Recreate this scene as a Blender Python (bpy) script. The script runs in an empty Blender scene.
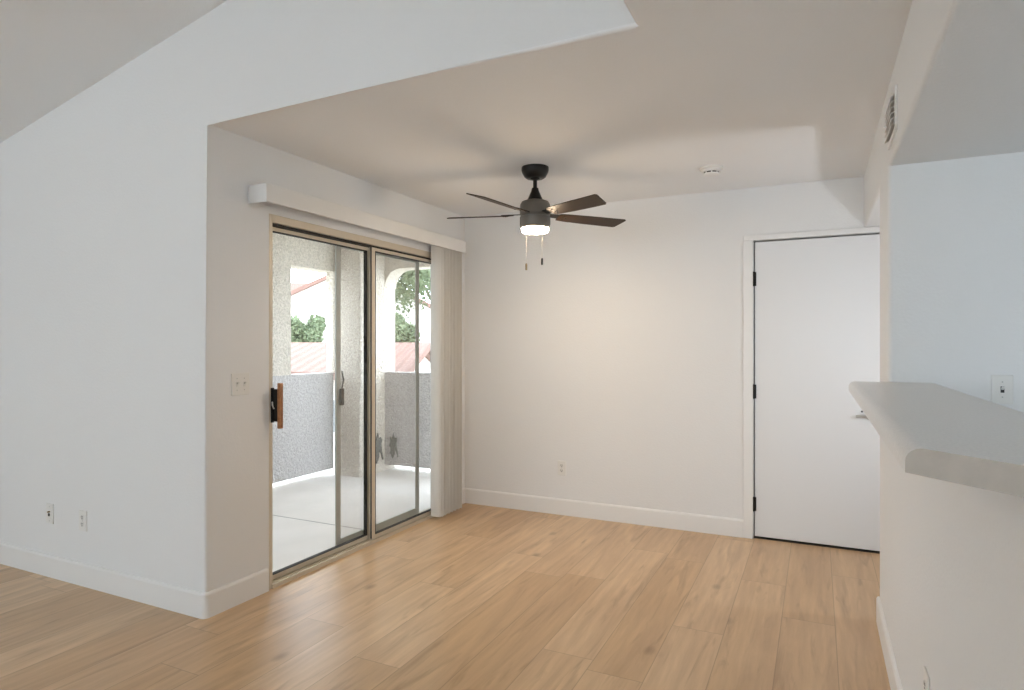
import bpy, bmesh, math, random
from math import sin, cos, pi, radians as R
from mathutils import Vector, Matrix
random.seed(7)
S = bpy.context.scene
C = S.collection

# ------------------------------------------------------------------ camera, world, lights
cam_d = bpy.data.cameras.new('camera'); cam = bpy.data.objects.new('camera', cam_d); C.objects.link(cam)
cam.location = (0, 0, 1.34); cam.rotation_euler = (R(90), 0, R(25.8))
cam_d.sensor_width = 36; cam_d.lens = 631 * 36 / 1024; cam_d.clip_start = 0.02; cam_d.clip_end = 300
S.camera = cam
S.view_settings.view_transform = 'Standard'; S.view_settings.look = 'None'
S.view_settings.exposure = 0.13; S.view_settings.gamma = 1.0; S.view_settings.use_curve_mapping = False

W = bpy.data.worlds.new('world'); S.world = W; W.use_nodes = True
bg = W.node_tree.nodes['Background']; bg.inputs[0].default_value = (0.80, 0.91, 1.0, 1); bg.inputs[1].default_value = 6.9

def light(name, kind, loc, rot, power, color, **kw):
    d = bpy.data.lights.new(name, kind); d.energy = power; d.color = color
    for k, v in kw.items(): setattr(d, k, v)
    o = bpy.data.objects.new(name, d); o.location = loc; o.rotation_euler = rot; C.objects.link(o); return o
light('sun', 'SUN', (8, -2, 14), (R(28), R(32), 0), 1.5, (1, 0.96, 0.9), angle=R(2))
# daylight of the unseen windows behind and beside the camera comes from the sky through real openings
# unseen fill light added to brighten the kitchen, and the lamp in the hall past the column
light('kitchen_fill', 'AREA', (1.9, 0.6, 2.04), (0, 0, 0), 3, (0.90, 0.96, 1.0), shape='RECTANGLE', size=1.1, size_y=0.5)
light('hall_lamp', 'AREA', (1.0, 3.63, 1.25), (R(90), 0, R(70)), 7, (0.90, 0.95, 1.0), shape='DISK', size=0.16)

# ------------------------------------------------------------------ materials
def mat(name, col, rough=0.6, metal=0.0, spec=0.5, bump=None, emit=None, vary=None, clear=0):
    m = bpy.data.materials.new(name); m.use_nodes = True
    nt = m.node_tree; b = nt.nodes['Principled BSDF']
    b.inputs['Base Color'].default_value = (*col, 1); b.inputs['Roughness'].default_value = rough
    b.inputs['Metallic'].default_value = metal; b.inputs['Specular IOR Level'].default_value = spec
    b.inputs['Coat Weight'].default_value = clear
    tc = nt.nodes.new('ShaderNodeTexCoord')
    if bump:
        sc, st, dist = bump
        n = nt.nodes.new('ShaderNodeTexNoise'); n.inputs['Scale'].default_value = sc; n.inputs['Detail'].default_value = 4
        bp = nt.nodes.new('ShaderNodeBump'); bp.inputs['Strength'].default_value = st; bp.inputs['Distance'].default_value = dist
        nt.links.new(tc.outputs['Object'], n.inputs['Vector']); nt.links.new(n.outputs['Fac'], bp.inputs['Height'])
        nt.links.new(bp.outputs['Normal'], b.inputs['Normal'])
    if vary:
        sc, c2, lo, hi = vary
        n = nt.nodes.new('ShaderNodeTexNoise'); n.inputs['Scale'].default_value = sc; n.inputs['Detail'].default_value = 5
        mr = nt.nodes.new('ShaderNodeMapRange'); mr.inputs[1].default_value = lo; mr.inputs[2].default_value = hi
        mx = nt.nodes.new('ShaderNodeMix'); mx.data_type = 'RGBA'
        mx.inputs[6].default_value = (*col, 1); mx.inputs[7].default_value = (*c2, 1)
        nt.links.new(tc.outputs['Object'], n.inputs['Vector']); nt.links.new(n.outputs['Fac'], mr.inputs[0])
        nt.links.new(mr.outputs[0], mx.inputs[0]); nt.links.new(mx.outputs[2], b.inputs['Base Color'])
    if emit:
        b.inputs['Emission Color'].default_value = (*emit[0], 1); b.inputs['Emission Strength'].default_value = emit[1]
    return m

M = {}
M['wall'] = mat('painted_orange_peel_wall', (0.815, 0.815, 0.81), 0.75, bump=(95, 0.32, 0.004), spec=0.3)
M['ceil'] = mat('painted_ceiling', (0.87, 0.88, 0.89), 0.75, bump=(95, 0.32, 0.004), spec=0.3)
M['trim'] = mat('white_semigloss_trim', (0.84, 0.835, 0.82), 0.38)
M['door'] = mat('white_door_paint', (0.80, 0.805, 0.81), 0.45)
M['plate'] = mat('ivory_plastic_plate', (0.80, 0.79, 0.76), 0.35)
M['plate_in'] = mat('white_plastic_insert', (0.74, 0.73, 0.70), 0.3)
M['slot'] = mat('dark_slot_and_gap_shade', (0.03, 0.03, 0.03), 0.6)
M['black'] = mat('matte_black_metal', (0.018, 0.017, 0.016), 0.38, metal=0.6)
M['gunmetal'] = mat('brushed_dark_housing', (0.15, 0.135, 0.115), 0.42, metal=0.35)
M['nickel'] = mat('satin_nickel', (0.55, 0.55, 0.53), 0.3, metal=1)
M['brass'] = mat('aged_brass', (0.35, 0.27, 0.16), 0.4, metal=0.9)
M['chain'] = mat('bead_chain_metal', (0.55, 0.50, 0.44), 0.5, metal=0.6)
M['lens'] = mat('lit_opal_glass', (1, 0.95, 0.85), 0.4, emit=((1.0, 0.78, 0.54), 150))
M['alu'] = mat('champagne_aluminium', (0.66, 0.59, 0.48), 0.45, metal=0.15)
M['alu_dark'] = mat('weatherstrip_and_gap_shade', (0.02, 0.018, 0.015), 0.7)  # gaskets, and the painted shade in the patio door gaps
M['screen_alu'] = mat('grey_green_screen_frame', (0.50, 0.52, 0.49), 0.45, metal=0.3)
M['blind'] = mat('cream_vinyl_blind', (0.76, 0.74, 0.70), 0.5)
M['valance'] = mat('white_vinyl_valance', (0.80, 0.79, 0.77), 0.5, bump=(60, 0.1, 0.002))
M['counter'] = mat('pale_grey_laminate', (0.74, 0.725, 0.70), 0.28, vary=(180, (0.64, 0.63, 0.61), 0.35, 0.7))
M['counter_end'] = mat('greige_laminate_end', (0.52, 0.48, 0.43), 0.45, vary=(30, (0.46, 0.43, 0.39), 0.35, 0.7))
M['stucco'] = mat('rough_stucco', (0.80, 0.74, 0.66), 0.9, bump=(42, 0.9, 0.03), vary=(55, (0.64, 0.59, 0.52), 0.42, 0.62), spec=0.1)
M['stucco_grey'] = mat('grey_rough_stucco', (0.63, 0.605, 0.60), 0.9, bump=(48, 0.8, 0.03), vary=(60, (0.50, 0.48, 0.475), 0.42, 0.62), spec=0.1)
M['concrete'] = mat('pale_concrete', (0.83, 0.79, 0.76), 0.6, vary=(3, (0.77, 0.735, 0.70), 0.35, 0.65), bump=(40, 0.1, 0.003))
M['joint'] = mat('dark_joint', (0.2, 0.2, 0.2), 0.8)
M['house'] = mat('cream_house_stucco', (0.82, 0.79, 0.74), 0.9, bump=(12, 0.3, 0.02))
M['wood'] = mat('oiled_wood_grip', (0.30, 0.12, 0.04), 0.4, vary=(60, (0.40, 0.18, 0.07), 0.35, 0.65))
M['bark'] = mat('bark', (0.22, 0.17, 0.12), 0.9, bump=(20, 0.6, 0.03))
M['leaf'] = mat('green_leaves', (0.11, 0.15, 0.08), 0.7, vary=(1.5, (0.18, 0.22, 0.12), 0.3, 0.7))
M['gravel'] = mat('pale_gravel', (0.85, 0.82, 0.76), 0.9, vary=(60, (0.55, 0.5, 0.45), 0.5, 0.7), bump=(50, 0.6, 0.02))
M['asphalt'] = mat('pale_ground', (0.55, 0.52, 0.46), 0.9, vary=(2, (0.42, 0.42, 0.36), 0.35, 0.65))
M['duct'] = mat('shaded_grey_duct', (0.22, 0.21, 0.19), 0.7)
M['cutout'] = mat('dark_grey_cutout', (0.16, 0.17, 0.16), 0.7)
M['win_glass'] = mat('house_window_glass', (0.20, 0.23, 0.25), 0.15)

def tile_mat():
    m = mat('clay_roof_tiles', (0.62, 0.33, 0.26), 0.85); nt = m.node_tree; b = nt.nodes['Principled BSDF']
    tc = nt.nodes.new('ShaderNodeTexCoord')
    w = nt.nodes.new('ShaderNodeTexWave'); w.bands_direction = 'X'; w.inputs['Scale'].default_value = 1.4; w.inputs['Distortion'].default_value = 0
    w2 = nt.nodes.new('ShaderNodeTexWave'); w2.bands_direction = 'Y'; w2.wave_profile = 'SAW'; w2.inputs['Scale'].default_value = 0.8
    nt.links.new(tc.outputs['UV'], w.inputs['Vector']); nt.links.new(tc.outputs['UV'], w2.inputs['Vector'])
    ad = nt.nodes.new('ShaderNodeMath'); ad.operation = 'ADD'
    nt.links.new(w.outputs['Fac'], ad.inputs[0]); nt.links.new(w2.outputs['Fac'], ad.inputs[1])
    bp = nt.nodes.new('ShaderNodeBump'); bp.inputs['Strength'].default_value = 0.7; bp.inputs['Distance'].default_value = 0.08
    nt.links.new(ad.outputs[0], bp.inputs['Height']); nt.links.new(bp.outputs['Normal'], b.inputs['Normal'])
    n = nt.nodes.new('ShaderNodeTexNoise'); n.inputs['Scale'].default_value = 4
    nt.links.new(tc.outputs['UV'], n.inputs['Vector'])
    mx = nt.nodes.new('ShaderNodeMix'); mx.data_type = 'RGBA'; mx.inputs[6].default_value = (0.24, 0.145, 0.12, 1); mx.inputs[7].default_value = (0.18, 0.10, 0.08, 1)
    nt.links.new(n.outputs['Fac'], mx.inputs[0]); nt.links.new(mx.outputs[2], b.inputs['Base Color'])
    return m
M['tile'] = tile_mat()

def glass_mat(name, tint, k=1.0):
    m = bpy.data.materials.new(name); m.use_nodes = True; nt = m.node_tree; nt.nodes.clear()
    out = nt.nodes.new('ShaderNodeOutputMaterial'); t = nt.nodes.new('ShaderNodeBsdfTransparent'); t.inputs[0].default_value = (*tint, 1)
    g = nt.nodes.new('ShaderNodeBsdfGlossy'); g.inputs['Roughness'].default_value = 0.02
    f = nt.nodes.new('ShaderNodeLayerWeight'); f.inputs[0].default_value = 0.5
    pw = nt.nodes.new('ShaderNodeMath'); pw.operation = 'POWER'; pw.inputs[1].default_value = 4
    nt.links.new(f.outputs['Facing'], pw.inputs[0])
    ml = nt.nodes.new('ShaderNodeMath'); ml.operation = 'MULTIPLY_ADD'; ml.inputs[1].default_value = 0.45 * k; ml.inputs[2].default_value = 0.03 * k
    mx = nt.nodes.new('ShaderNodeMixShader')
    nt.links.new(pw.outputs[0], ml.inputs[0]); nt.links.new(ml.outputs[0], mx.inputs[0])
    nt.links.new(t.outputs[0], mx.inputs[1]); nt.links.new(g.outputs[0], mx.inputs[2]); nt.links.new(mx.outputs[0], out.inputs[0])
    return m
M['glass'] = glass_mat('door_glass', (0.96, 0.96, 0.96))
def mesh_screen(name, cover, col):
    m = bpy.data.materials.new(name); m.use_nodes = True; nt = m.node_tree; nt.nodes.clear()
    out = nt.nodes.new('ShaderNodeOutputMaterial'); t = nt.nodes.new('ShaderNodeBsdfTransparent')
    d = nt.nodes.new('ShaderNodeBsdfDiffuse'); d.inputs[0].default_value = (*col, 1)
    mx = nt.nodes.new('ShaderNodeMixShader'); mx.inputs[0].default_value = cover
    nt.links.new(t.outputs[0], mx.inputs[1]); nt.links.new(d.outputs[0], mx.inputs[2]); nt.links.new(mx.outputs[0], out.inputs[0])
    return m
M['screen'] = mesh_screen('insect_screen_mesh', 0.24, (0.50, 0.47, 0.42))

def floor_mat():
    m = bpy.data.materials.new('oak_vinyl_planks'); m.use_nodes = True; nt = m.node_tree; N = nt.nodes; L = nt.links
    b = N['Principled BSDF']
    uv = N.new('ShaderNodeUVMap'); uv.uv_map = 'uv'
    gr = N.new('ShaderNodeUVMap'); gr.uv_map = 'grain'
    rnd = N.new('ShaderNodeAttribute'); rnd.attribute_name = 'tone'
    mp = N.new('ShaderNodeMapping'); mp.inputs['Scale'].default_value = (1, 0.07, 1); L.new(gr.outputs[0], mp.inputs[0])
    n1 = N.new('ShaderNodeTexNoise'); n1.inputs['Scale'].default_value = 60; n1.inputs['Detail'].default_value = 6; n1.inputs['Roughness'].default_value = 0.65
    L.new(mp.outputs[0], n1.inputs['Vector'])
    mp2 = N.new('ShaderNodeMapping'); mp2.inputs['Scale'].default_value = (1, 0.14, 1); L.new(gr.outputs[0], mp2.inputs[0])
    n2 = N.new('ShaderNodeTexNoise'); n2.inputs['Scale'].default_value = 6.5; n2.inputs['Detail'].default_value = 4; n2.inputs['Distortion'].default_value = 1.6
    L.new(mp2.outputs[0], n2.inputs['Vector'])
    # cathedral figure
    n3 = N.new('ShaderNodeTexWave'); n3.bands_direction = 'X'; n3.inputs['Scale'].default_value = 5.5; n3.inputs['Distortion'].default_value = 7; n3.inputs['Detail'].default_value = 3; n3.inputs['Detail Scale'].default_value = 1.2
    L.new(mp2.outputs[0], n3.inputs['Vector'])
    # knots
    mp3 = N.new('ShaderNodeMapping'); mp3.inputs['Scale'].default_value = (1, 0.55, 1); L.new(gr.outputs[0], mp3.inputs[0])
    vo = N.new('ShaderNodeTexVoronoi'); vo.inputs['Scale'].default_value = 3.0; L.new(mp3.outputs[0], vo.inputs['Vector'])
    kn = N.new('ShaderNodeMapRange'); kn.inputs[1].default_value = 0.01; kn.inputs[2].default_value = 0.10; kn.inputs[3].default_value = 1; kn.inputs[4].default_value = 0
    L.new(vo.outputs['Distance'], kn.inputs[0])
    r1 = N.new('ShaderNodeMapRange'); r1.inputs[1].default_value = 0.3; r1.inputs[2].default_value = 0.7; L.new(n1.outputs['Fac'], r1.inputs[0])
    r2 = N.new('ShaderNodeMapRange'); r2.inputs[1].default_value = 0.35; r2.inputs[2].default_value = 0.72; L.new(n2.outputs['Fac'], r2.inputs[0])
    def mixc(fac, a, c2, k=None, mode='MIX'):
        x = N.new('ShaderNodeMix'); x.data_type = 'RGBA'; x.blend_type = mode
        if k is not None:
            mm = N.new('ShaderNodeMath'); mm.operation = 'MULTIPLY'; mm.inputs[1].default_value = k; L.new(fac, mm.inputs[0]); fac = mm.outputs[0]
        L.new(fac, x.inputs[0])
        if isinstance(a, tuple): x.inputs[6].default_value = (*a, 1)
        else: L.new(a, x.inputs[6])
        if isinstance(c2, tuple): x.inputs[7].default_value = (*c2, 1)
        else: L.new(c2, x.inputs[7])
        return x.outputs[2]
    base = mixc(rnd.outputs['Fac'], (0.65, 0.425, 0.225), (0.80, 0.57, 0.345))
    c = mixc(r1.outputs[0], base, (0.36, 0.21, 0.105), 0.22)
    c = mixc(r2.outputs[0], c, (0.36, 0.205, 0.105), 0.42)
    c = mixc(n3.outputs['Fac'], c, (0.36, 0.21, 0.11), 0.13)
    mp4 = N.new('ShaderNodeMapping'); mp4.inputs['Scale'].default_value = (1, 0.11, 1); mp4.inputs['Location'].default_value = (7.3, 2.1, 0); L.new(gr.outputs[0], mp4.inputs[0])
    n4 = N.new('ShaderNodeTexNoise'); n4.inputs['Scale'].default_value = 16; n4.inputs['Detail'].default_value = 5; n4.inputs['Distortion'].default_value = 1.2; L.new(mp4.outputs[0], n4.inputs['Vector'])
    r4 = N.new('ShaderNodeMapRange'); r4.inputs[1].default_value = 0.56; r4.inputs[2].default_value = 0.72; L.new(n4.outputs['Fac'], r4.inputs[0])
    c = mixc(r4.outputs[0], c, (0.24, 0.125, 0.055), 0.38)
    c = mixc(kn.outputs[0], c, (0.16, 0.08, 0.035), 0.65)
    # seams
    att = N.new('ShaderNodeAttribute'); att.attribute_name = 'plank_len'
    sp = N.new('ShaderNodeSeparateXYZ'); L.new(uv.outputs[0], sp.inputs[0])
    def math_(op, a, b_=None):
        x = N.new('ShaderNodeMath'); x.operation = op
        for i, v in enumerate((a, b_)):
            if v is None: continue
            if isinstance(v, (int, float)): x.inputs[i].default_value = v
            else: L.new(v, x.inputs[i])
        return x.outputs[0]
    dx = math_('MINIMUM', sp.outputs[0], math_('SUBTRACT', PW, sp.outputs[0]))
    dy = math_('MINIMUM', sp.outputs[1], math_('SUBTRACT', att.outputs['Fac'], sp.outputs[1]))
    dm = math_('MINIMUM', dx, dy)
    se = N.new('ShaderNodeMapRange'); se.inputs[1].default_value = 0.0008; se.inputs[2].default_value = 0.0028; se.inputs[3].default_value = 1; se.inputs[4].default_value = 0
    L.new(dm, se.inputs[0])
    c = mixc(se.outputs[0], c, (0.18, 0.10, 0.05), 0.42)
    L.new(c, b.inputs['Base Color'])
    rr = N.new('ShaderNodeMapRange'); rr.inputs[3].default_value = 0.27; rr.inputs[4].default_value = 0.38; b.inputs['Specular IOR Level'].default_value = 0.6; L.new(n1.outputs['Fac'], rr.inputs[0]); L.new(rr.outputs[0], b.inputs['Roughness'])
    bp = N.new('ShaderNodeBump'); bp.inputs['Strength'].default_value = 0.15; bp.inputs['Distance'].default_value = 0.002
    L.new(math_('SUBTRACT', n1.outputs['Fac'], se.outputs[0]), bp.inputs['Height']); L.new(bp.outputs['Normal'], b.inputs['Normal'])
    return m
PW = 0.2335
M['floor'] = floor_mat()

def blade_mat():
    m = mat('walnut_blade', (0.05, 0.025, 0.012), 0.45, spec=0.25); nt = m.node_tree; b = nt.nodes['Principled BSDF']
    tc = nt.nodes.new('ShaderNodeTexCoord'); mp = nt.nodes.new('ShaderNodeMapping'); mp.inputs['Scale'].default_value = (2, 30, 2)
    n = nt.nodes.new('ShaderNodeTexNoise'); n.inputs['Scale'].default_value = 3; n.inputs['Detail'].default_value = 4
    mx = nt.nodes.new('ShaderNodeMix'); mx.data_type = 'RGBA'; mx.inputs[6].default_value = (0.014, 0.006, 0.003, 1); mx.inputs[7].default_value = (0.05, 0.024, 0.007, 1)
    nt.links.new(tc.outputs['Object'], mp.inputs[0]); nt.links.new(mp.outputs[0], n.inputs['Vector']); nt.links.new(n.outputs['Fac'], mx.inputs[0]); nt.links.new(mx.outputs[2], b.inputs['Base Color'])
    return m
M['blade'] = blade_mat()
M['kfloor'] = mat('kitchen_bounce_floor', (0.78, 0.78, 0.78), 0.4)  # unseen kitchen floor, made pale to bounce neutral light upward

# ------------------------------------------------------------------ mesh helpers
def obj(name, bm, m, parent=None, loc=(0, 0, 0), rot=(0, 0, 0), smooth=None, kind=None, label=None, cat=None, group=None):
    me = bpy.data.meshes.new(name)
    bmesh.ops.recalc_face_normals(bm, faces=bm.faces[:])
    bm.to_mesh(me); bm.free()
    for mm in (m if isinstance(m, (list, tuple)) else [m]): me.materials.append(mm)
    if smooth is not None:
        for p in me.polygons: p.use_smooth = True
        me.set_sharp_from_angle(angle=R(smooth))
    o = bpy.data.objects.new(name, me); C.objects.link(o)
    o.location = loc; o.rotation_euler = rot
    if parent: o.parent = parent
    tag(o, label, cat, group, kind); return o
def tag(o, label=None, cat=None, group=None, kind=None):
    if label: o['label'] = label
    if cat: o['category'] = cat
    if group: o['group'] = group
    if kind: o['kind'] = kind
    return o
def thing(name, label, cat, loc, rotz=0, group=None):
    o = bpy.data.objects.new(name, None); o.empty_display_size = 0.1; C.objects.link(o)
    o.location = loc; o.rotation_euler = (0, 0, rotz); return tag(o, label, cat, group)
def box(bm, a, b, bev=0, seg=2, mi=0):
    g = bmesh.ops.create_cube(bm, size=1); vs = g['verts']
    c = [(p + q) / 2 for p, q in zip(a, b)]; s = [abs(q - p) for p, q in zip(a, b)]
    for v in vs: v.co = Vector((v.co.x * s[0] + c[0], v.co.y * s[1] + c[1], v.co.z * s[2] + c[2]))
    fs = set(f for v in vs for f in v.link_faces)
    for f in fs: f.material_index = mi
    if bev: bmesh.ops.bevel(bm, geom=list(set(e for v in vs for e in v.link_edges)), offset=bev, segments=seg, profile=0.5, affect='EDGES')
def bx(a, b, bev=0, seg=2):
    bm = bmesh.new(); box(bm, a, b, bev, seg); return bm
def prism(bm, pts, axis, a, b):
    """extrude the polygon pts (in the two other axes) from a to b along axis"""
    def P(u, v, w):
        return {'x': (w, u, v), 'y': (u, w, v), 'z': (u, v, w)}[axis]
    lo = [bm.verts.new(P(u, v, a)) for u, v in pts]; hi = [bm.verts.new(P(u, v, b)) for u, v in pts]
    n = len(pts); bm.faces.new(lo); bm.faces.new(hi[::-1])
    for i in range(n): bm.faces.new((lo[i], hi[i], hi[(i + 1) % n], lo[(i + 1) % n]))
    return lo, hi
def bevel_edges(bm, test, off, seg=5):
    es = [e for e in bm.edges if test(e.verts[0].co, e.verts[1].co)]
    if es: bmesh.ops.bevel(bm, geom=es, offset=off, segments=seg, profile=0.5, affect='EDGES')
def lathe(bm, prof, seg=40, c=(0, 0, 0)):
    rings = []
    for r, z in prof:
        if r < 1e-5: rings.append([bm.verts.new((c[0], c[1], c[2] + z))])
        else: rings.append([bm.verts.new((c[0] + r * cos(2 * pi * k / seg), c[1] + r * sin(2 * pi * k / seg), c[2] + z)) for k in range(seg)])
    for A, B in zip(rings, rings[1:]):
        for k in range(seg):
            k2 = (k + 1) % seg
            if len(A) == 1 and len(B) == 1: continue
            if len(A) == 1: bm.faces.new((A[0], B[k], B[k2]))
            elif len(B) == 1: bm.faces.new((A[k], B[0], A[k2]))
            else: bm.faces.new((A[k], B[k], B[k2], A[k2]))
def tube(bm, pts, r, seg=8):
    prev = None; pts = [Vector(p) for p in pts]
    for i, p in enumerate(pts):
        t = (pts[min(i + 1, len(pts) - 1)] - pts[max(i - 1, 0)]).normalized()
        up = Vector((0, 0, 1)) if abs(t.z) < 0.9 else Vector((1, 0, 0))
        s = t.cross(up).normalized(); q = s.cross(t)
        ring = [bm.verts.new(p + (s * cos(2 * pi * k / seg) + q * sin(2 * pi * k / seg)) * r) for k in range(seg)]
        if prev:
            for k in range(seg): bm.faces.new((prev[k], prev[(k + 1) % seg], ring[(k + 1) % seg], ring[k]))
        else: bm.faces.new(ring[::-1])
        prev = ring
    bm.faces.new(prev)
def struct(name, bm, m, smooth=None, parent=None):
    if smooth is not None:      # only the small bevel strips are shaded smooth, the big wall faces stay flat
        bmesh.ops.recalc_face_normals(bm, faces=bm.faces[:])
        for f in bm.faces:
            if isinstance(m, list) and f.normal.z < -.95: f.material_index = 1
        return obj(name, bm, m, parent, kind='structure' if not parent else None)
    return obj(name, bm, m, parent, kind='structure' if not parent else None)

# ------------------------------------------------------------------ key dimensions
XW = -2.70      # wall with the sliding door
YL = 2.13       # living-room wall plane
YB = 4.66       # back wall
XB = 0.272      # bulkhead / half wall / column plane
ZC = 2.43; ZK = 2.10
XH = -0.558     # edge of the flat ceiling over the camera
XL, XR, YR = -6.2, 3.2, -4.0
YK = 3.11; YK2 = 3.52
def vz(x): return 2.585 + 0.205 * (x + 4.53)

# floor: every plank is a face of the one floor mesh (pattern)
bm = bmesh.new(); uvl = bm.loops.layers.uv.new('uv'); grl = bm.loops.layers.uv.new('grain')
tone = bm.faces.layers.float.new('tone'); pl = bm.faces.layers.float.new('plank_len')
known = {0: 2.565, -2: 3.40, -4: 2.99, 4: 3.38, 3: 2.30, 1: 4.0, -1: 1.95, 2: 3.05, -3: 2.15, -5: 2.35, -6: 1.75, 5: 2.6}
LEN = 1.52
i0 = int((XL + 1.09) / PW) - 1
for i in range(i0, int((XR + 1.09) / PW) + 1):
    x0 = -1.09 + i * PW; x1 = x0 + PW
    off = known.get(i, random.uniform(0, LEN)); y = off - LEN * math.ceil((off - YR) / LEN)
    while y < YB + 0.2:
        y1 = y + LEN
        vs = [bm.verts.new(p) for p in ((x0, y, 0), (x1, y, 0), (x1, y1, 0), (x0, y1, 0))]
        f = bm.faces.new(vs); t = random.random(); f[tone] = t; f[pl] = LEN
        gx, gy = random.uniform(0, 50), random.uniform(0, 50)
        for l, (a, b_) in zip(f.loops, ((0, 0), (PW, 0), (PW, LEN), (0, LEN))):
            l[uvl].uv = (a, b_); l[grl].uv = (a + gx, b_ + gy)
        y = y1
def clip(co, no):
    bmesh.ops.bisect_plane(bm, geom=bm.verts[:] + bm.edges[:] + bm.faces[:], plane_co=co, plane_no=no, clear_outer=True)
clip((XL - .1, 0, 0), (-1, 0, 0)); clip((XR + .1, 0, 0), (1, 0, 0)); clip((0, YR - .1, 0), (0, -1, 0)); clip((0, YB + .06, 0), (0, 1, 0))
# cut away what would lie on the patio (beyond the sliding door wall)
bmesh.ops.bisect_plane(bm, geom=bm.verts[:] + bm.edges[:] + bm.faces[:], plane_co=(XW - 0.02, 0, 0), plane_no=(1, 0, 0))
bmesh.ops.bisect_plane(bm, geom=bm.verts[:] + bm.edges[:] + bm.faces[:], plane_co=(0, YL + 0.12, 0), plane_no=(0, 1, 0))
kill = [f for f in bm.faces if f.calc_center_median().x < XW - 0.02 and f.calc_center_median().y > YL + 0.12]
bmesh.ops.delete(bm, geom=kill, context='FACES')
for co, no in (((XB + .1, 0, 0), (1, 0, 0)), ((0, YK + .1, 0), (0, 1, 0))):
    bmesh.ops.bisect_plane(bm, geom=bm.verts[:] + bm.edges[:] + bm.faces[:], plane_co=co, plane_no=no)
for f in bm.faces:
    f.material_index = 1 if f.calc_center_median().x > XB + .1 and f.calc_center_median().y < YK + .1 else 0
    if f.normal.z < 0: f.normal_flip()
me = bpy.data.meshes.new('floor'); bm.to_mesh(me); bm.free(); me.materials.append(M['floor']); me.materials.append(M['kfloor'])
fl = bpy.data.objects.new('floor', me); C.objects.link(fl); fl['kind'] = 'structure'

# living wall with the header over the dining opening
bm = bmesh.new()
prism(bm, [(XL, 0), (XW, 0), (XW, ZC), (XH, ZC), (XH, vz(XH) + .1), (XL, vz(XL) + .1)], 'y', YL, YL + 0.15)
def t1(a, b):
    if abs(a.y - YL) > 1e-4 or abs(b.y - YL) > 1e-4: return False
    v = abs(a.x - b.x) < 1e-4 and (abs(a.x - XW) < 1e-4)
    h = abs(a.z - b.z) < 1e-4 and abs(a.z - ZC) < 1e-4
    return v or h
bevel_edges(bm, t1, 0.015, 6)
struct('wall_living', bm, [M['wall'], M['ceil']], smooth=35)
# wall round the sliding door
DY0, DY1, DZ = 2.529, 4.345, 2.06
bm = bmesh.new()
prism(bm, [(YL + .15, 0), (DY0, 0), (DY0, DZ), (DY1, DZ), (DY1, 0), (YB, 0), (YB, ZC), (YL + .15, ZC)], 'x', XW - 0.14, XW)
struct('wall_patio', bm, M['wall'])
# back wall with the doorway
DX0, DX1, DH = -0.396, 0.372, 2.062
bm = bmesh.new()
prism(bm, [(XW - .14, 0), (DX0, 0), (DX0, DH), (DX1, DH), (DX1, 0), (XR, 0), (XR, ZC), (XW - .14, ZC)], 'y', YB, YB + 0.12)
struct('wall_back', bm, M['wall'])
# flat ceiling
bm = bmesh.new()
prism(bm, [(XW - .14, YL + .15), (XH, YL + .15), (XH, YL), (XH + .15, YL), (XH + .15, YR), (XB + .1, YR), (XB + .1, YB + .12), (XW - .14, YB + .12)], 'z', ZC, ZC + 0.12)
struct('ceiling', bm, M['ceil'])
# wall closing the vault above the edge of the flat ceiling
bm = bx((XH, YR, ZC), (XH + .15, YL, vz(XH) + .1))
bevel_edges(bm, lambda a, b: abs(a.x - XH) < 1e-4 and abs(b.x - XH) < 1e-4 and abs(a.z - ZC) < 1e-4 and abs(b.z - ZC) < 1e-4, 0.015)
struct('wall_vault', bm, [M['wall'], M['ceil']], smooth=35)
bm = bmesh.new()
prism(bm, [(XL - .1, vz(XL - .1)), (XH + .15, vz(XH + .15)), (XH + .15, vz(XH + .15) + .15), (XL - .1, vz(XL - .1) + .15)], 'y', YR - .1, YL + .15)
struct('ceiling_sloped', bm, M['ceil'])
# bulkhead: face at XB down to the low kitchen / hall ceiling
bm = bx((XB, YR, ZK), (XR, YB, ZC + .12))
bevel_edges(bm, lambda a, b: all(abs(p.x - XB) < 1e-4 and abs(p.z - ZK) < 1e-4 for p in (a, b)), 0.016)
struct('ceiling_kitchen', bm, M['wall'], smooth=35)
# column + kitchen wall
bm = bx((XB, YK, 0), (XR, YK2, ZK + .01))
bevel_edges(bm, lambda a, b: all(abs(p.x - XB) < 1e-4 for p in (a, b)) and abs(a.y - b.y) < 1e-4, 0.018)
struct('wall_kitchen', bm, M['wall'], smooth=35)
# half wall under the bar
bm = bx((XB, 0.98, 0), (XB + .13, YK + .03, 1.142))
struct('wall_half', bm, M['wall'])
# shell behind the camera with window openings
bm = bmesh.new()
box(bm, (XL, YR - .12, 0), (XR, YR, 0.8)); box(bm, (XL, YR - .12, 2.25), (XR, YR, 3.6))
box(bm, (XL, YR - .12, 0.8), (-5.5, YR, 2.25)); box(bm, (-2.2, YR - .12, 0.8), (-0.9, YR, 2.25)); box(bm, (0.9, YR - .12, 0.8), (XR, YR, 2.25))
struct('wall_rear', bm, M['wall'])
struct('wall_left', bx((XL - .12, YR - .12, 0), (XL, YL + .15, 2.6)), M['wall'])
bm = bmesh.new(); box(bm, (XR, YR - .12, 0), (XR + .12, -.05, ZC)); box(bm, (XR, 1.3, 0), (XR + .12, YB + .12, ZC)); box(bm, (XR, -.05, 0), (XR + .12, 1.3, 1.0)); box(bm, (XR, -.05, 1.9), (XR + .12, 1.3, ZC))
struct('wall_right', bm, M['wall'])
bm = bmesh.new()
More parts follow.
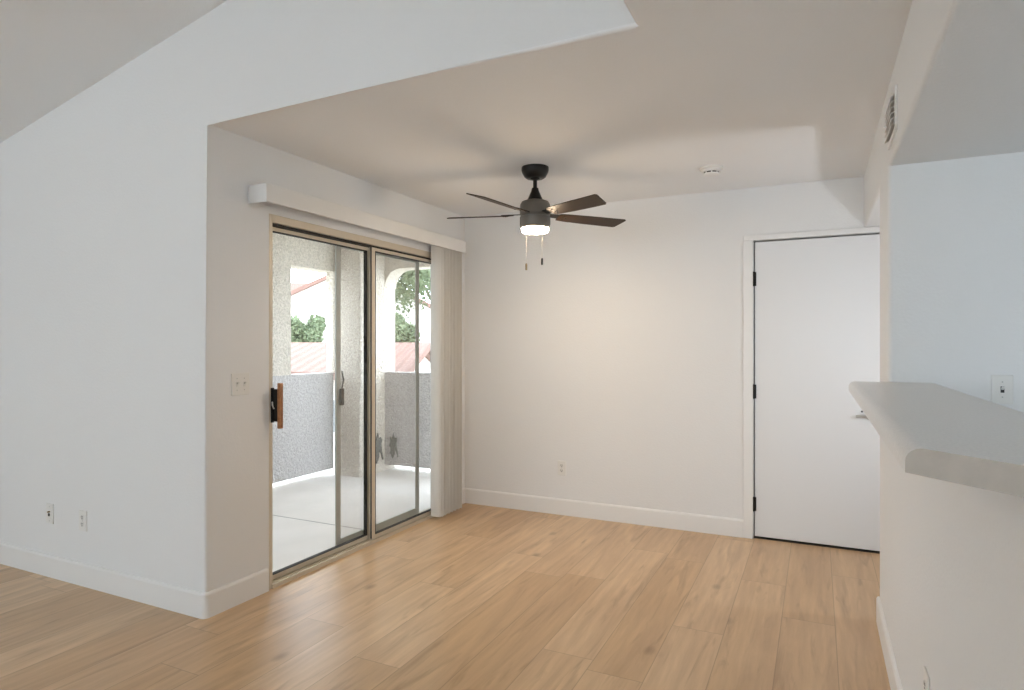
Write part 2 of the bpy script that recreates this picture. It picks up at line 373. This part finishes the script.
for a, b in (((-.05, 1.0), (1.3, 1.05)), ((-.05, 1.85), (1.3, 1.9)), ((-.05, 1.05), (.0, 1.85)), ((1.25, 1.05), (1.3, 1.85)), ((.6, 1.05), (.64, 1.85))): box(bm, (XR + .03, a[0], a[1]), (XR + .09, b[0], b[1]))
struct('window_3', bm, M['trim'])
for n_, (xa, xb) in ((1, (-5.5, -2.2)), (2, (-0.9, 0.9))):
    bm = bmesh.new()
    for a, b in (((xa, 0.8), (xb, 0.86)), ((xa, 2.19), (xb, 2.25)), ((xa, .86), (xa + .06, 2.19)), ((xb - .06, .86), (xb, 2.19)), (((xa + xb) / 2 - .03, .86), ((xa + xb) / 2 + .03, 2.19))):
        box(bm, (a[0], YR - .1, a[1]), (b[0], YR - .04, b[1]))
    struct('window_%d' % n_, bm, M['trim'])

# baseboards
BH = 0.125
def baseboard(name, pts):
    """polyline of the wall line, room on the left-hand side of travel"""
    bm = bmesh.new(); prof = [(0, 0), (0.014, 0), (0.014, BH - .012), (0.009, BH - .003), (0.003, BH), (0, BH)]
    P = [Vector((x, y, 0)) for x, y in pts]; rings = []
    for i, p in enumerate(P):
        d0 = (P[i] - P[i - 1]).normalized() if i else (P[1] - P[0]).normalized()
        d1 = (P[i + 1] - P[i]).normalized() if i < len(P) - 1 else d0
        n0 = Vector((-d0.y, d0.x, 0)); n1 = Vector((-d1.y, d1.x, 0)); m_ = (n0 + n1) / (1 + n0.dot(n1))
        rings.append([bm.verts.new(p + m_ * a + Vector((0, 0, z))) for a, z in prof])
    for A, B in zip(rings, rings[1:]):
        for k in range(len(prof)): bm.faces.new((A[k], A[(k + 1) % len(prof)], B[(k + 1) % len(prof)], B[k]))
    bm.faces.new(rings[0]); bm.faces.new(rings[-1][::-1])
    struct(name, bm, M['trim'])
# rounded outer corner at the living wall
arc = [(XW - .015 + .015 * sin(a), YL + .015 - .015 * cos(a)) for a in [R(x) for x in (90, 67, 45, 22, 0)]]
baseboard('baseboard_living', [(XW, DY0 - .012)] + arc + [(XL, YL)])
baseboard('baseboard_back', [(-0.459, YB), (XW, YB)][::1])
baseboard('baseboard_patio', [(XW, YB - .015), (XW, DY1 + .01)])
baseboard('baseboard_right', [(XB, 0.98), (XB, YK2)])

# ------------------------------------------------------------------ hinged door
door = bx((-0.389, YB + .012, 0.016), (0.365, YB + .052, 2.052), 0.002, 1)
door = obj('door_1', door, M['door'], kind='structure')
for zc in (1.797, 1.018, 0.239):
    bm = bmesh.new(); tube(bm, [(-0.394, YB - .002, zc - .05), (-0.394, YB - .002, zc + .05)], 0.0075, 10)
    box(bm, (-0.3955, YB + .004, zc - .048), (-0.379, YB + .0125, zc + .048))
    obj('hinge', bm, M['black'], door, smooth=40, label='matte black door hinge')
h = bmesh.new()
hx, hz = 0.312, 0.883
lathe(h, [(0, 0), (.030, 0), (.030, .006), (.024, .012), (.011, .013), (.011, .045), (0, .045)], 24)
bmesh.ops.rotate(h, verts=h.verts[:], cent=(0, 0, 0), matrix=Matrix.Rotation(R(90), 3, 'X'))
bmesh.ops.translate(h, verts=h.verts[:], vec=(hx, YB + .012, hz))
tube(h, [(hx + .005, YB - .03, hz), (hx - .03, YB - .032, hz + .002), (hx - .060, YB - .034, hz + .001), (hx - .085, YB - .028, hz - .003)], 0.0095, 12)
hd = obj('door_handle', h, M['nickel'], door, smooth=40, label='satin nickel lever handle')
bm = bmesh.new(); tube(bm, [(.262, YB + .013, .908), (.262, YB + .007, .908)], 0.006, 10)
obj('dark_hole_dot', bm, M['black'], door)  # black plug stands for the shade inside the small hole
bm = bmesh.new()   # casing with rounded inner edge + jamb
def casing(x0, x1, z0, z1): box(bm, (x0, YB - .014, z0), (x1, YB, z1), 0.003, 2)
casing(-0.459, -0.399, 0, 2.062); casing(0.378, 0.440, 0, 2.062); 
casing(-0.459, 0.440, 2.062, 2.0985)
struct('trim_1', bm, M['trim'])
bm = bmesh.new(); box(bm, (DX0, YB + .015, 0), (DX1, YB + .12, .0035)); box(bm, (DX0, YB + .054, 0), (DX0 + .006, YB + .12, DH)); box(bm, (DX1 - .006, YB + .054, 0), (DX1, YB + .12, DH)); box(bm, (DX0, YB + .12, 0), (DX1, YB + .13, DH))  # dark lining painted as the shade in the gap round the door
struct('door_gap_shade', bm, M['slot'])

# ------------------------------------------------------------------ sliding patio door
sd = thing('door_2', 'sliding glass patio door with champagne aluminium frame', 'door', (XW, DY0, 0)); sd['kind'] = 'structure'
del sd['category']
def L(bm_fn, name, m, parent=sd, **k):
    o = bm_fn; 
    bmesh.ops.translate(o, verts=o.verts[:], vec=(-XW, -DY0, 0)); return obj(name, o, m, parent, **k)
FX0, FX1 = XW - .11, XW + .002
bm = bmesh.new()
box(bm, (FX0, DY0, 0), (FX1, DY0 + .026, DZ), .002, 1); box(bm, (FX0, DY1 - .018, 0), (FX1, DY1, DZ), .002, 1)
box(bm, (FX0, DY0 + .018, DZ - .045), (FX1, DY1 - .018, DZ), .002, 1)
L(bm, 'door_frame', M['alu'])
bm = bmesh.new(); box(bm, (FX0 - .03, DY0 + .018, -.03), (XW + .010, DY1 - .018, .016))
for xx in (XW - .026, XW - .060): box(bm, (xx - .002, DY0 + .018, .016), (xx + .002, DY1 - .018, .026))
box(bm, (XW + .002, DY0 + .018, .016), (XW + .010, DY1 - .018, .024))
L(bm, 'sill_track', M['alu'])
def panel(name, y0, y1, xc, m=M['alu'], st=.036, z0=.020, z1=DZ - .052):
    bm = bmesh.new(); t = .013
    for a, b in (((y0, z0), (y0 + st, z1)), ((y1 - st, z0), (y1, z1)), ((y0 + st, z0), (y1 - st, z0 + .030)), ((y0 + st, z1 - .028), (y1 - st, z1))):
        box(bm, (xc - t, a[0], a[1]), (xc + t, b[0], b[1]), .002, 1)
    return L(bm, name, m)
def gasket(parent, y0, y1, xc, st=.036, z0=.050, z1=DZ - .080):
    bm = bmesh.new(); g = .004
    for a, b in (((y0 + st, z0), (y0 + st + g, z1)), ((y1 - st - g, z0), (y1 - st, z1)), ((y0 + st, z0), (y1 - st, z0 + g)), ((y0 + st, z1 - g), (y1 - st, z1))):
        box(bm, (xc - .014, a[0], a[1]), (xc + .0145, b[0], b[1]))
    L(bm, 'gasket', M['alu_dark'], parent)
    bm = bx((xc - .003, y0 + st, z0), (xc + .003, y1 - st, z1)); L(bm, 'glass_pane', M['glass'], parent)
YM = 3.431
sp = panel('sliding_panel', DY0 + .012, YM + .03, XW - .060); gasket(sp, DY0 + .012, YM + .03, XW - .060)
fp = panel('fixed_panel', YM, DY1 - .02, XW - .024); gasket(fp, YM, DY1 - .02, XW - .024)
bm = bx((XW - .022, YM - .003, .03), (XW - .013, YM + .001, DZ - .05)); L(bm, 'panel_gap_shade', M['alu_dark'])  # dark strip stands for shade in the gap between the two panels
bm = bmesh.new(); box(bm, (XW - .045, DY0 + .03, DZ - .058), (XW - .005, DY1 - .03, DZ - .048)); L(bm, 'head_gap_shade', M['alu_dark'])  # dark bar, its colour stands for shade above the panels
# handle: black backplate, arms and a wooden grip
hy = DY0 + .023
bm = bmesh.new(); box(bm, (XW - .047, hy - .012, .913), (XW + .008, hy + .010, 1.105), .003, 2)
box(bm, (XW - .005, hy - .004, .920), (XW + .046, hy + .008, 1.098), .003, 1)
hdl = L(bm, 'door_handle', M['black'], label='black pull handle with latch')
bm = bmesh.new(); box(bm, (XW + .044, hy - .007, 0.882), (XW + .066, hy + .017, 1.132), .004, 2); L(bm, 'wooden_grip', M['wood'], hdl, label='oiled brown wooden grip')
bm = bmesh.new(); tube(bm, [(XW + .02, hy - .006, .99), (XW + .02, hy - .016, 1.01), (XW + .02, hy - .018, 1.03)], .004, 8); L(bm, 'latch', M['nickel'], hdl)

# insect screen sliding outside
scr = thing('screen_door', 'sliding insect screen in a grey-green frame outside the patio door', 'screen door', (XW - .118, 3.194, .02))
def LS(bm, name, m, parent=scr, **k):
    bmesh.ops.translate(bm, verts=bm.verts[:], vec=-Vector(scr.location)); return obj(name, bm, m, parent, **k)
sx = XW - .118; bm = bmesh.new()
for a, b in (((3.194, .02), (3.238, 2.03)), ((4.100, .02), (4.144, 2.03)), ((3.238, .02), (4.100, .07)), ((3.238, 1.98), (4.100, 2.03))):
    box(bm, (sx - .006, a[0], a[1]), (sx + .006, b[0], b[1]), .002, 1)
LS(bm, 'screen_frame', M['screen_alu'])
bm = bmesh.new(); vs = [bm.verts.new(p) for p in ((sx, 3.238, .07), (sx, 4.10, .07), (sx, 4.10, 1.98), (sx, 3.238, 1.98))]; bm.faces.new(vs)
LS(bm, 'screen_mesh', M['screen'])
bm = bmesh.new(); box(bm, (sx + .006, 3.222, 0.945), (sx + .022, 3.254, 1.055), .003, 1)
tube(bm, [(sx + .01, 3.243, 1.055), (sx + .012, 3.256, 1.11), (sx + .01, 3.243, 1.17)], .005, 8)
LS(bm, 'screen_handle', M['gunmetal'])

# ------------------------------------------------------------------ vertical blind
bl = thing('vertical_blind', 'cream vertical blind stacked open with a white valance over the patio door', 'blind', (XW, 2.39, 2.085))
def LB(bm, name, m, parent=bl, **k):
    bmesh.ops.translate(bm, verts=bm.verts[:], vec=-Vector(bl.location)); return obj(name, bm, m, parent, **k)
vz0, vz1, vx = 2.085, 2.18, -2.568
bm = bmesh.new()
box(bm, (vx - .006, 2.39, vz0), (vx, 4.455, vz1), .002, 1); box(bm, (XW + .001, 2.39, vz0), (vx - .006, 2.396, vz1)); box(bm, (XW + .001, 4.449, vz0), (vx - .006, 4.455, vz1)); box(bm, (XW + .001, 2.396, vz1 - .006), (vx - .006, 4.449, vz1))
LB(bm, 'valance', M['valance'])
bm = bx((-2.64, 2.42, 2.13), (-2.60, 4.43, 2.165)); LB(bm, 'headrail', M['valance'])
def slat_bm(w=.089):
    bm = bmesh.new(); n = 6; pts = []
    for k in range(n + 1):
        a = -1 + 2 * k / n; pts.append((a * w / 2, .006 * (1 - a * a)))
    back = [(x, y - .0012) for x, y in pts[::-1]]
    prism(bm, pts + back, 'z', .03, 2.125)
    return bm
proto = None
ns = 14
for k in range(ns):
    y = 4.085 + k * (0.315 / (ns - 1))
    if proto is None:
        proto = obj('slat', slat_bm(), M['blind'], bl, smooth=50); o = proto
    else:
        o = proto.copy(); C.objects.link(o)
    o.parent = bl
    o.location = (-2.622 - bl.location.x + (0.009 if k % 2 else 0), y - bl.location.y, -bl.location.z)
    o.rotation_euler = (0, 0, R(random.uniform(-9, 9) + (180 if k == 0 else 172)))

# ------------------------------------------------------------------ ceiling fan
FX, FY = -1.559, 3.551
fan = thing('ceiling_fan', 'dark five-blade ceiling fan with a lit lamp hanging from the dining ceiling', 'ceiling fan', (FX, FY, ZC))
Z = lambda z: z - ZC
bm = bmesh.new(); lathe(bm, [(0, Z(2.43)), (.083, Z(2.43)), (.084, Z(2.415)), (.081, Z(2.400)), (.066, Z(2.372)), (.052, Z(2.362)), (0, Z(2.362))], 40)
obj('canopy', bm, M['black'], fan, smooth=40)
bm = bmesh.new(); lathe(bm, [(0, Z(2.365)), (.030, Z(2.365)), (.030, Z(2.356)), (.0125, Z(2.350)), (.0125, Z(2.28)), (0, Z(2.28))], 20)
obj('downrod', bm, M['black'], fan, smooth=40)
bm = bmesh.new(); lathe(bm, [(0, Z(2.303)), (.020, Z(2.303)), (.024, Z(2.286)), (.036, Z(2.258)), (.052, Z(2.222)), (0, Z(2.222))], 32)
obj('neck', bm, M['black'], fan, smooth=40)
bm = bmesh.new(); lathe(bm, [(0, Z(2.224)), (.066, Z(2.224)), (.083, Z(2.217)), (.092, Z(2.200)), (.094, Z(2.165)), (.094, Z(2.140)), (.090, Z(2.137)), (.090, Z(2.126)), (.094, Z(2.123)), (.094, Z(2.080)), (.090, Z(2.062)), (.084, Z(2.056)), (0, Z(2.056))], 48)
obj('motor_housing', bm, M['gunmetal'], fan, smooth=40)
bm = bmesh.new(); lathe(bm, [(0, Z(2.056)), (.0825, Z(2.056)), (.0825, Z(2.040)), (.077, Z(2.032)), (.05, Z(2.029)), (0, Z(2.028))], 40)
obj('lamp_lens', bm, M['lens'], fan, smooth=40, label='lit round opal lamp lens')
# blades (angles measured in the room)
def blade_bm():
    bm = bmesh.new(); t = .005
    out = [(.15, -.042), (.20, -.050), (.36, -.056), (.50, -.058), (.586, -.060), (.597, -.050), (.568, .050), (.557, .058), (.48, .058), (.34, .055), (.20, .048), (.15, .040)]
    prism(bm, out, 'z', -t / 2, t / 2); return bm
def bracket_bm():
    bm = bmesh.new(); prism(bm, [(.075, -.020), (.13, -.022), (.19, -.034), (.215, -.020), (.215, .020), (.19, .034), (.13, .022), (.075, .020)], 'z', .0027, .0075)
    for x, y in ((.185, -.02), (.185, .02), (.205, 0)): lathe(bm, [(0, -.006), (.005, -.006), (.006, -.003), (0, -.0025)], 10, (x, y, 0))
    return bm
pb = None
cam_rot = R(25.8)
for k in range(5):
    phi = R(18 - 72 * k) + cam_rot
    if pb is None:
        b_ = obj('blade', blade_bm(), M['blade'], fan); br = obj('blade_bracket', bracket_bm(), M['black'], b_); pb = (b_, br)
    else:
        b_ = pb[0].copy(); C.objects.link(b_); b_.parent = fan
        br = pb[1].copy(); C.objects.link(br); br.parent = b_
    b_.rotation_mode = 'QUATERNION'
    b_.rotation_quaternion = (Matrix.Rotation(R(1.8), 3, Vector((-sin(cam_rot), cos(cam_rot), 0))) @ Matrix.Rotation(phi, 3, 'Z') @ Matrix.Rotation(R(-14), 3, 'X')).to_quaternion()
    b_.location = (0, 0, Z(2.138))
# pull chains
for (dx, zf, mm, lb) in ((-.055, 1.812, M['brass'], 'pull chain with a brass fob'), (.040, 1.844, M['black'], 'pull chain with a black fob')):
    px, py = dx * cos(cam_rot) + .055 * sin(cam_rot), dx * sin(cam_rot) - .055 * cos(cam_rot)
    bm = bmesh.new(); tube(bm, [(px, py, Z(2.06)), (px, py, Z(zf + .02))], .0008, 6)
    z = 2.00
    while z > zf + .02: lathe(bm, [(0, .0014), (.0014, 0), (0, -.0014)], 6, (px, py, Z(z))); z -= .012
    pc = obj('pull_chain', bm, M['chain'], fan, label=lb)
    bm = bmesh.new(); lathe(bm, [(0, .022), (.004, .022), (.0065, .014), (.0065, -.014), (.005, -.019), (0, -.020)], 14, (px, py, Z(zf)))
    obj('fob', bm, mm, pc, smooth=40)

# ------------------------------------------------------------------ smoke detector
sdx, sdy = -0.586, 4.03
sm = thing('smoke_detector', 'round white smoke detector on the ceiling right of the fan', 'smoke detector', (sdx, sdy, ZC))
bm = bmesh.new(); lathe(bm, [(0, 0), (.070, 0), (.070, -.010), (.066, -.014), (0, -.014)], 40); obj('mounting_base', bm, M['plate'], sm, smooth=40)
bm = bmesh.new(); lathe(bm, [(0, -.014), (.060, -.014), (.058, -.028), (.044, -.028), (0, -.028)], 40); sb = obj('body', bm, M['trim'], sm, smooth=40)
bm = bmesh.new(); lathe(bm, [(0, -.028), (.045, -.028), (.045, -.036), (0, -.036)], 32); obj('sensor_grille', bm, M['slot'], sm, smooth=40, label='dark sensor slot')
bm = bmesh.new(); lathe(bm, [(0, -.036), (.050, -.036), (.047, -.043), (.03, -.046), (0, -.047)], 40)
for k in range(8):
    a = 2 * pi * k / 8 + .2; box(bm, (.044 * cos(a) - .004, .044 * sin(a) - .004, -.038), (.044 * cos(a) + .004, .044 * sin(a) + .004, -.027))
obj('cap', bm, M['trim'], sm, smooth=40)

# ------------------------------------------------------------------ air register on the bulkhead (faces -X)
av = thing('air_vent', 'white louvred air register high on the bulkhead above the bar', 'vent', (XB, 2.905, 2.235))
bm = bmesh.new(); w, hgt = .142, .084
for a, b in (((-w, -hgt), (w, -hgt + .02)), ((-w, hgt - .02), (w, hgt)), ((-w, -hgt + .02), (-w + .02, hgt - .02)), ((w - .02, -hgt + .02), (w, hgt - .02))):
    box(bm, (-.008, a[0], a[1]), (0, b[0], b[1]), .002, 1)
obj('vent_frame', bm, M['trim'], av)
bm = bx((-.0015, -w + .02, -hgt + .02), (-.0005, w - .02, hgt - .02)); obj('duct_shade', bm, M['duct'], av)  # flat sheet coloured dark as the shade inside the duct
pl_ = None
for k in range(6):
    z = -hgt + .030 + k * (2 * hgt - .06) / 5
    if pl_ is None:
        pl_ = obj('louver', bx((-.013, -w + .02, -.0012), (.010, w - .02, .0012)), M['trim'], av); o = pl_
    else: o = pl_.copy(); C.objects.link(o); o.parent = av
    o.location = (-.010, 0, z); o.rotation_euler = (0, R(-35), 0)
obj('damper_lever', bx((-.026, .09, -.004), (-.006, .098, .004), .001, 1), M['trim'], av)

# ------------------------------------------------------------------ bar counter
CX0, CX1 = 0.124, 0.432; zt = 1.183; th = 0.042
bm = bmesh.new()
pts = [(CX0, YK - .001), (CX1, YK - .001), (CX1, .815), (.242, 1.03), (CX0, 1.155)]
lo, hi = prism(bm, pts, 'z', zt - th, zt)
bm.edges.ensure_lookup_table()
bevel_edges(bm, lambda a, b: all(abs(p.x - CX0) < 1e-4 and abs(p.z - zt) < 1e-4 for p in (a, b)), 0.024, 6)
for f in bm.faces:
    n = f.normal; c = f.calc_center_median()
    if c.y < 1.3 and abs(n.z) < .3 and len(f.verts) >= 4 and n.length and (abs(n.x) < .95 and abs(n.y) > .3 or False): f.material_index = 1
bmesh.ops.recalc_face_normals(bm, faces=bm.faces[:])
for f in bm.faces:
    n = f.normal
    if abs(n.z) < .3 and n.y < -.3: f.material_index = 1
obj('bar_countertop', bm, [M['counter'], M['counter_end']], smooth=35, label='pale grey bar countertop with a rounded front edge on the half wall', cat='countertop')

# ------------------------------------------------------------------ wall plates (local: plate faces -Y, centre at origin)
def plate(name, label, cat, loc, rz, kindp, group=None):
    t = thing(name, label, cat, loc, rz, group)
    wid = .115 if kindp == 'double' else .071
    obj('cover_plate', bx((-wid / 2, -.006, -.0575), (wid / 2, 0, .0575), .003, 2), M['plate'], t)
    def screw(x, z):
        bm = bmesh.new(); lathe(bm, [(0, 0), (.003, 0), (.0025, .0012), (0, .0014)], 10); bmesh.ops.rotate(bm, verts=bm.verts[:], cent=(0, 0, 0), matrix=Matrix.Rotation(R(90), 3, 'X'))
        obj('screw', bm, M['nickel'], t, loc=(x, -.006, z))
    if kindp == 'outlet':
        for s in (1, -1):
            bm = bmesh.new(); prism(bm, [(.0165 * cos(a), .0145 * sin(a)) for a in [2 * pi * k / 20 for k in range(20)]], 'y', -.008, -.005)
            r = obj('receptacle', bm, M['plate_in'], t, loc=(0, 0, s * .0195))
            bm = bmesh.new(); box(bm, (-.0080, -.0087, -.001), (-.0050, -.0079, .009)); box(bm, (.0050, -.0087, .001), (.0075, -.0079, .009)); box(bm, (-.0028, -.0087, -.0095), (.0028, -.0079, -.0045))
            obj('slots', bm, M['slot'], r)
        screw(0, 0)
    elif kindp in ('double', 'single'):
        for x in ((-.023, .023) if kindp == 'double' else (0,)):
            obj('toggle_bezel', bx((x - .006, -.0075, -.0125), (x + .006, -.0055, .0125)), M['slot'] if kindp == 'single' else M['plate_in'], t)
            bm = bx((-.0042, -.014, -.004), (.0042, 0, .004), .001, 1)
            obj('toggle', bm, M['plate_in'], t, loc=(x, -.006, .002), rot=(R(-32), 0, 0))
            screw(x, .030); screw(x, -.030)
    elif kindp == 'jack':
        obj('phone_jack', bx((-.010, -.009, -.014), (.006, -.0055, .002), .001, 1), M['slot'], t)
        bm = bmesh.new(); tube(bm, [(.004, -.005, .012), (.004, -.018, .012)], .0048, 10); obj('coaxial_jack', bm, M['brass'], t)
        screw(0, .042); screw(0, -.042)
    return t
plate('wall_jack', 'white wall plate with a dark jack, leftmost on the left wall', 'wall plate', (2.13 * 0 - 4.003, YL, .363), 0, 'jack')
plate('power_outlet', 'white power outlet on the left wall between jack plate and corner', 'outlet', (-3.686, YL, .360), 0, 'outlet')
plate('power_outlet', 'white power outlet low on the back wall below the fan', 'outlet', (-1.814, YB, .368), 0, 'outlet')
plate('light_switch', 'double light switch plate beside the sliding patio door', 'light switch', (XW, 2.337, 1.137), R(90), 'double')
plate('light_switch', 'single light switch plate on grey kitchen wall above the countertop', 'light switch', (.663, YK, 1.163), 0, 'single')
plate('power_outlet', 'white power outlet low on half wall under the bar countertop', 'outlet', (XB, 2.04, .392), R(-90), 'outlet')

# ------------------------------------------------------------------ patio
PX = -4.57; PYE = 5.56; PF = -.02
bm = bx((PX - .02, YL + .15, PF - .12), (XW - .12, PYE + .0, PF)); struct('patio_floor', bm, M['concrete'])
bm = bmesh.new(); box(bm, (PX, 3.705, PF), (XW - .15, 3.712, PF + .0012)); struct('patio_joint', bm, M['joint'])
bm = bx((PX - .2, YL + .15, PF + .068), (PX, 5.15, 1.05), 0); struct('patio_parapet', bm, M['stucco_grey'])
bm = bx((-4.22, PYE, PF + .068), (XW + .3, PYE + .2, 1.045)); struct('patio_parapet', bm, M['stucco_grey'])
bm = bmesh.new(); box(bm, (PX - .5, 1.9, PF - .3), (PX - .02, 6.1, PF - .005)); box(bm, (PX - .02, PYE, PF - .3), (XW + .4, 6.1, PF - .005)); struct('patio_ledge', bm, M['gravel'])
bm = bx((PX - .1, 5.15, 1.05), (PX + .001, PYE + .2, 2.45)); struct('patio_pillar', bm, M['stucco'])
bm = bx((PX, 5.15, PF), (-4.22, PYE + .2, 2.45)); bevel_edges(bm, lambda a, b: abs(a.z - b.z) > 1, .02, 3); struct('patio_pillar', bm, M['stucco'], smooth=40)
bm = bx((PX - .2, 4.05, 1.05), (PX + .0, 4.554, 2.11)); struct('patio_pillar', bm, M['stucco'])
bm = bx((PX - .2, YL + .15, 2.11), (PX, PYE + .2, 2.45)); struct('patio_beam', bm, M['stucco'])
# end beam with arched corner
bm = bmesh.new(); r = .20; x0 = -4.22; ptsa = [(x0, 2.45), (x0, 2.16 - r)] + [(x0 + r - r * cos(a), 2.16 - r + r * sin(a)) for a in [R(k * 15) for k in range(1, 7)]] + [(XW + .3, 2.16), (XW + .3, 2.45)]
prism(bm, ptsa, 'y', PYE, PYE + .2); struct('patio_beam', bm, M['stucco'])
bm = bx((PX - .2, YL + .15, 2.45), (XW + .3, PYE + .2, 2.75)); struct('patio_ceiling', bm, M['stucco'])
bm = bx((XW - .14, YB + .12, PF - .1), (XR, YB + .3, 2.7)); struct('wall_outer', bm, M['stucco'])
bm = bx((XL - .2, YL + .15, 0 - .2), (PX - .2, YL + .3, 2.7)); 
struct('wall_outer', bm, M['stucco'])
# two flat dark grey cutouts of unidentified shapes, one on the pillar side, one on the end parapet
def cutout(label, loc, rz, sx, sz):
    P_ = [(-.02, -.20), (.02, -.12), (.012, -.04), (.05, -.09), (.075, -.17), (.085, -.155), (.06, -.05), (.05, .04), (.065, .08), (.045, .12), (.02, .10), (.0, .18), (-.025, .09),
          (-.055, .13), (-.05, .05), (-.075, .0), (-.05, -.03), (-.045, -.09), (-.07, -.12), (-.04, -.13)]
    bm = bmesh.new(); prism(bm, [(x * sx, z * sz) for x, z in P_], 'y', -.006, .006)
    obj('wall_cutout', bm, M['cutout'], None, loc, (0, 0, rz), label=label, cat='cutout')
cutout('larger dark grey leaf-shaped ornament low on the patio pillar, behind the right glass', (-4.213, 5.43, .25), R(90), 1.1, .85)
cutout('smaller dark grey leaf-shaped ornament low on the end parapet of the patio', (-4.10, PYE - .007, .26), 0, .75, .72)

# ------------------------------------------------------------------ the world outside (second-floor view)
GZ = -3.0
bm = bx((-70, -10, GZ - .2), (20, 80, GZ)); struct('ground', bm, M['asphalt'])
def W3(u, y, d):
    t = (u - 512) / 631
    return Vector((d * (t * cos(cam_rot) - sin(cam_rot)), d * (t * sin(cam_rot) + cos(cam_rot)), 1.34 - (y - 345) / 631 * d))
def house(name, label, cx, cy, rz, w, dep, ze, zr, ov=.45, wins=(), hip=0):
    """gable house, ridge along local x; w along x, dep along y"""
    t = thing(name, label, 'house', (cx, cy, GZ), rz); H = ze - GZ; Rr = zr - GZ
    bm = bmesh.new()
    lo, hi_ = prism(bm, [(-dep / 2, 0), (dep / 2, 0), (dep / 2, H), (0, Rr - .12), (-dep / 2, H)], 'x', -w / 2, w / 2)
    obj('wall', bm, M['house'], t)
    bm = bmesh.new(); uvl = bm.loops.layers.uv.new('uv'); sl = (Rr - H) / (dep / 2)
    for s in (-1, 1):
        a = -w / 2 - ov; b = w / 2 + ov; yo = s * (dep / 2 + ov); zo = H - sl * ov
        top = [(a + hip, 0, Rr), (b - hip, 0, Rr), (b, yo, zo), (a, yo, zo)]
        v = [bm.verts.new(p) for p in top] + [bm.verts.new((p[0], p[1], p[2] - .14)) for p in top]
        fs = [(0, 1, 2, 3), (7, 6, 5, 4), (3, 2, 6, 7), (0, 3, 7, 4), (1, 5, 6, 2)]
        for f_ in fs:
            f = bm.faces.new([v[i] for i in f_])
            for l in f.loops: l[uvl].uv = (l.vert.co.x, l.vert.co.y * 1.1)
    me_o = obj('roof', bm, M['tile'], t)
    for (x, z, ww, hh, side) in wins:
        y = side * (dep / 2 + .01)
        f = obj('window', bx((x - ww / 2, y - .04, z), (x + ww / 2, y + .04, z + hh), .01, 1), M['trim'], t)
        obj('window_glass', bx((x - ww / 2 + .06, y - .05, z + .06), (x + ww / 2 - .06, y + .05, z + hh - .06)), M['win_glass'], f)
    return t
def hw(u, d): p = W3(u, 345, d); return p.x, p.y
x, y = hw(238, 14.5)
house('neighbour_house', 'low cream house with a tiled roof just beyond the patio parapet', x, y, R(25.8), 8.2, 6.0, .92, 1.40, .35,
      wins=[(1.2, 2.7, .9, .7, -1), (3.1, 2.7, .9, .7, -1), (-2.0, 2.2, 1.2, .9, -1)])
x, y = hw(352, 27)
house('neighbour_house', 'pale gabled wing rising to the right behind the small garden tree', x, y, R(130), 7, 6.4, 2.75, 4.35, .35, wins=[])
x, y = hw(286, 40)
house('neighbour_house', 'tall house with a long red tiled roof seen left through the patio opening', x, y, R(43), 11, 6, 3.9, 5.3, .5, wins=[(1.0, 4.4, 1.3, 1.4, -1)])
def tree(name, label, c, rad, squash, n, trunk_h, ls=.16, seed=1):
    rn = random.Random(seed); base = Vector((c[0], c[1], GZ)); t = thing(name, label, 'tree', base)
    cz = c[2] - GZ
    bm = bmesh.new(); tube(bm, [(0, 0, 0), (.02, .02, cz * .4), (0, .05, cz)], .04, 8)
    for k in range(7):
        a = rn.uniform(0, 6.28); e = rn.uniform(.1, .7)
        tip = Vector((cos(a) * rad * .75, sin(a) * rad * .75, cz + e * rad * squash * .8 - rad * squash * .2))
        tube(bm, [(0, .05, cz * rn.uniform(.8, .97)), tip * .5 + Vector((0, 0, cz * .5)), tip], .018, 5)
    obj('trunk', bm, M['bark'], t)
    bm = bmesh.new()
    blobs = []
    for k in range(22):
        v = Vector((rn.gauss(0, 1), rn.gauss(0, 1), rn.gauss(0, 1))).normalized() * rn.uniform(.35, .85)
        blobs.append((Vector((v.x * rad, v.y * rad, v.z * rad * squash + cz)), rad * rn.uniform(.22, .4)))
    for k in range(n):
        bc, br_ = rn.choice(blobs); v = Vector((rn.gauss(0, 1), rn.gauss(0, 1), rn.gauss(0, 1))).normalized() * br_ * rn.uniform(.5, 1.05)
        p = bc + v; a = Vector((rn.gauss(0, 1), rn.gauss(0, 1), rn.gauss(0, 1))).normalized(); q = a.orthogonal().normalized(); s = ls * rn.uniform(.6, 1.3)
        vs = [bm.verts.new(p + a * s), bm.verts.new(p + q * s * .4), bm.verts.new(p - a * s), bm.verts.new(p - q * s * .4)]
        bm.faces.new(vs)
    o = obj('foliage', bm, M['leaf'], t); return t
p = W3(444, 248, 9.0); tree('leafy_tree', 'tall leafy tree seen through the right glass of the patio door', p, 1.75, .55, 19000, 1, .04, 3)
p = W3(395, 334, 20.5); tree('garden_bush', 'rounded green bush above the low tiled roof', p, 1.0, .75, 9000, 1, .07, 5)
p = W3(303, 332, 20.5); tree('garden_tree', 'small green tree in front of the tall cream house', p, 0.8, .8, 8000, 1, .07, 8)
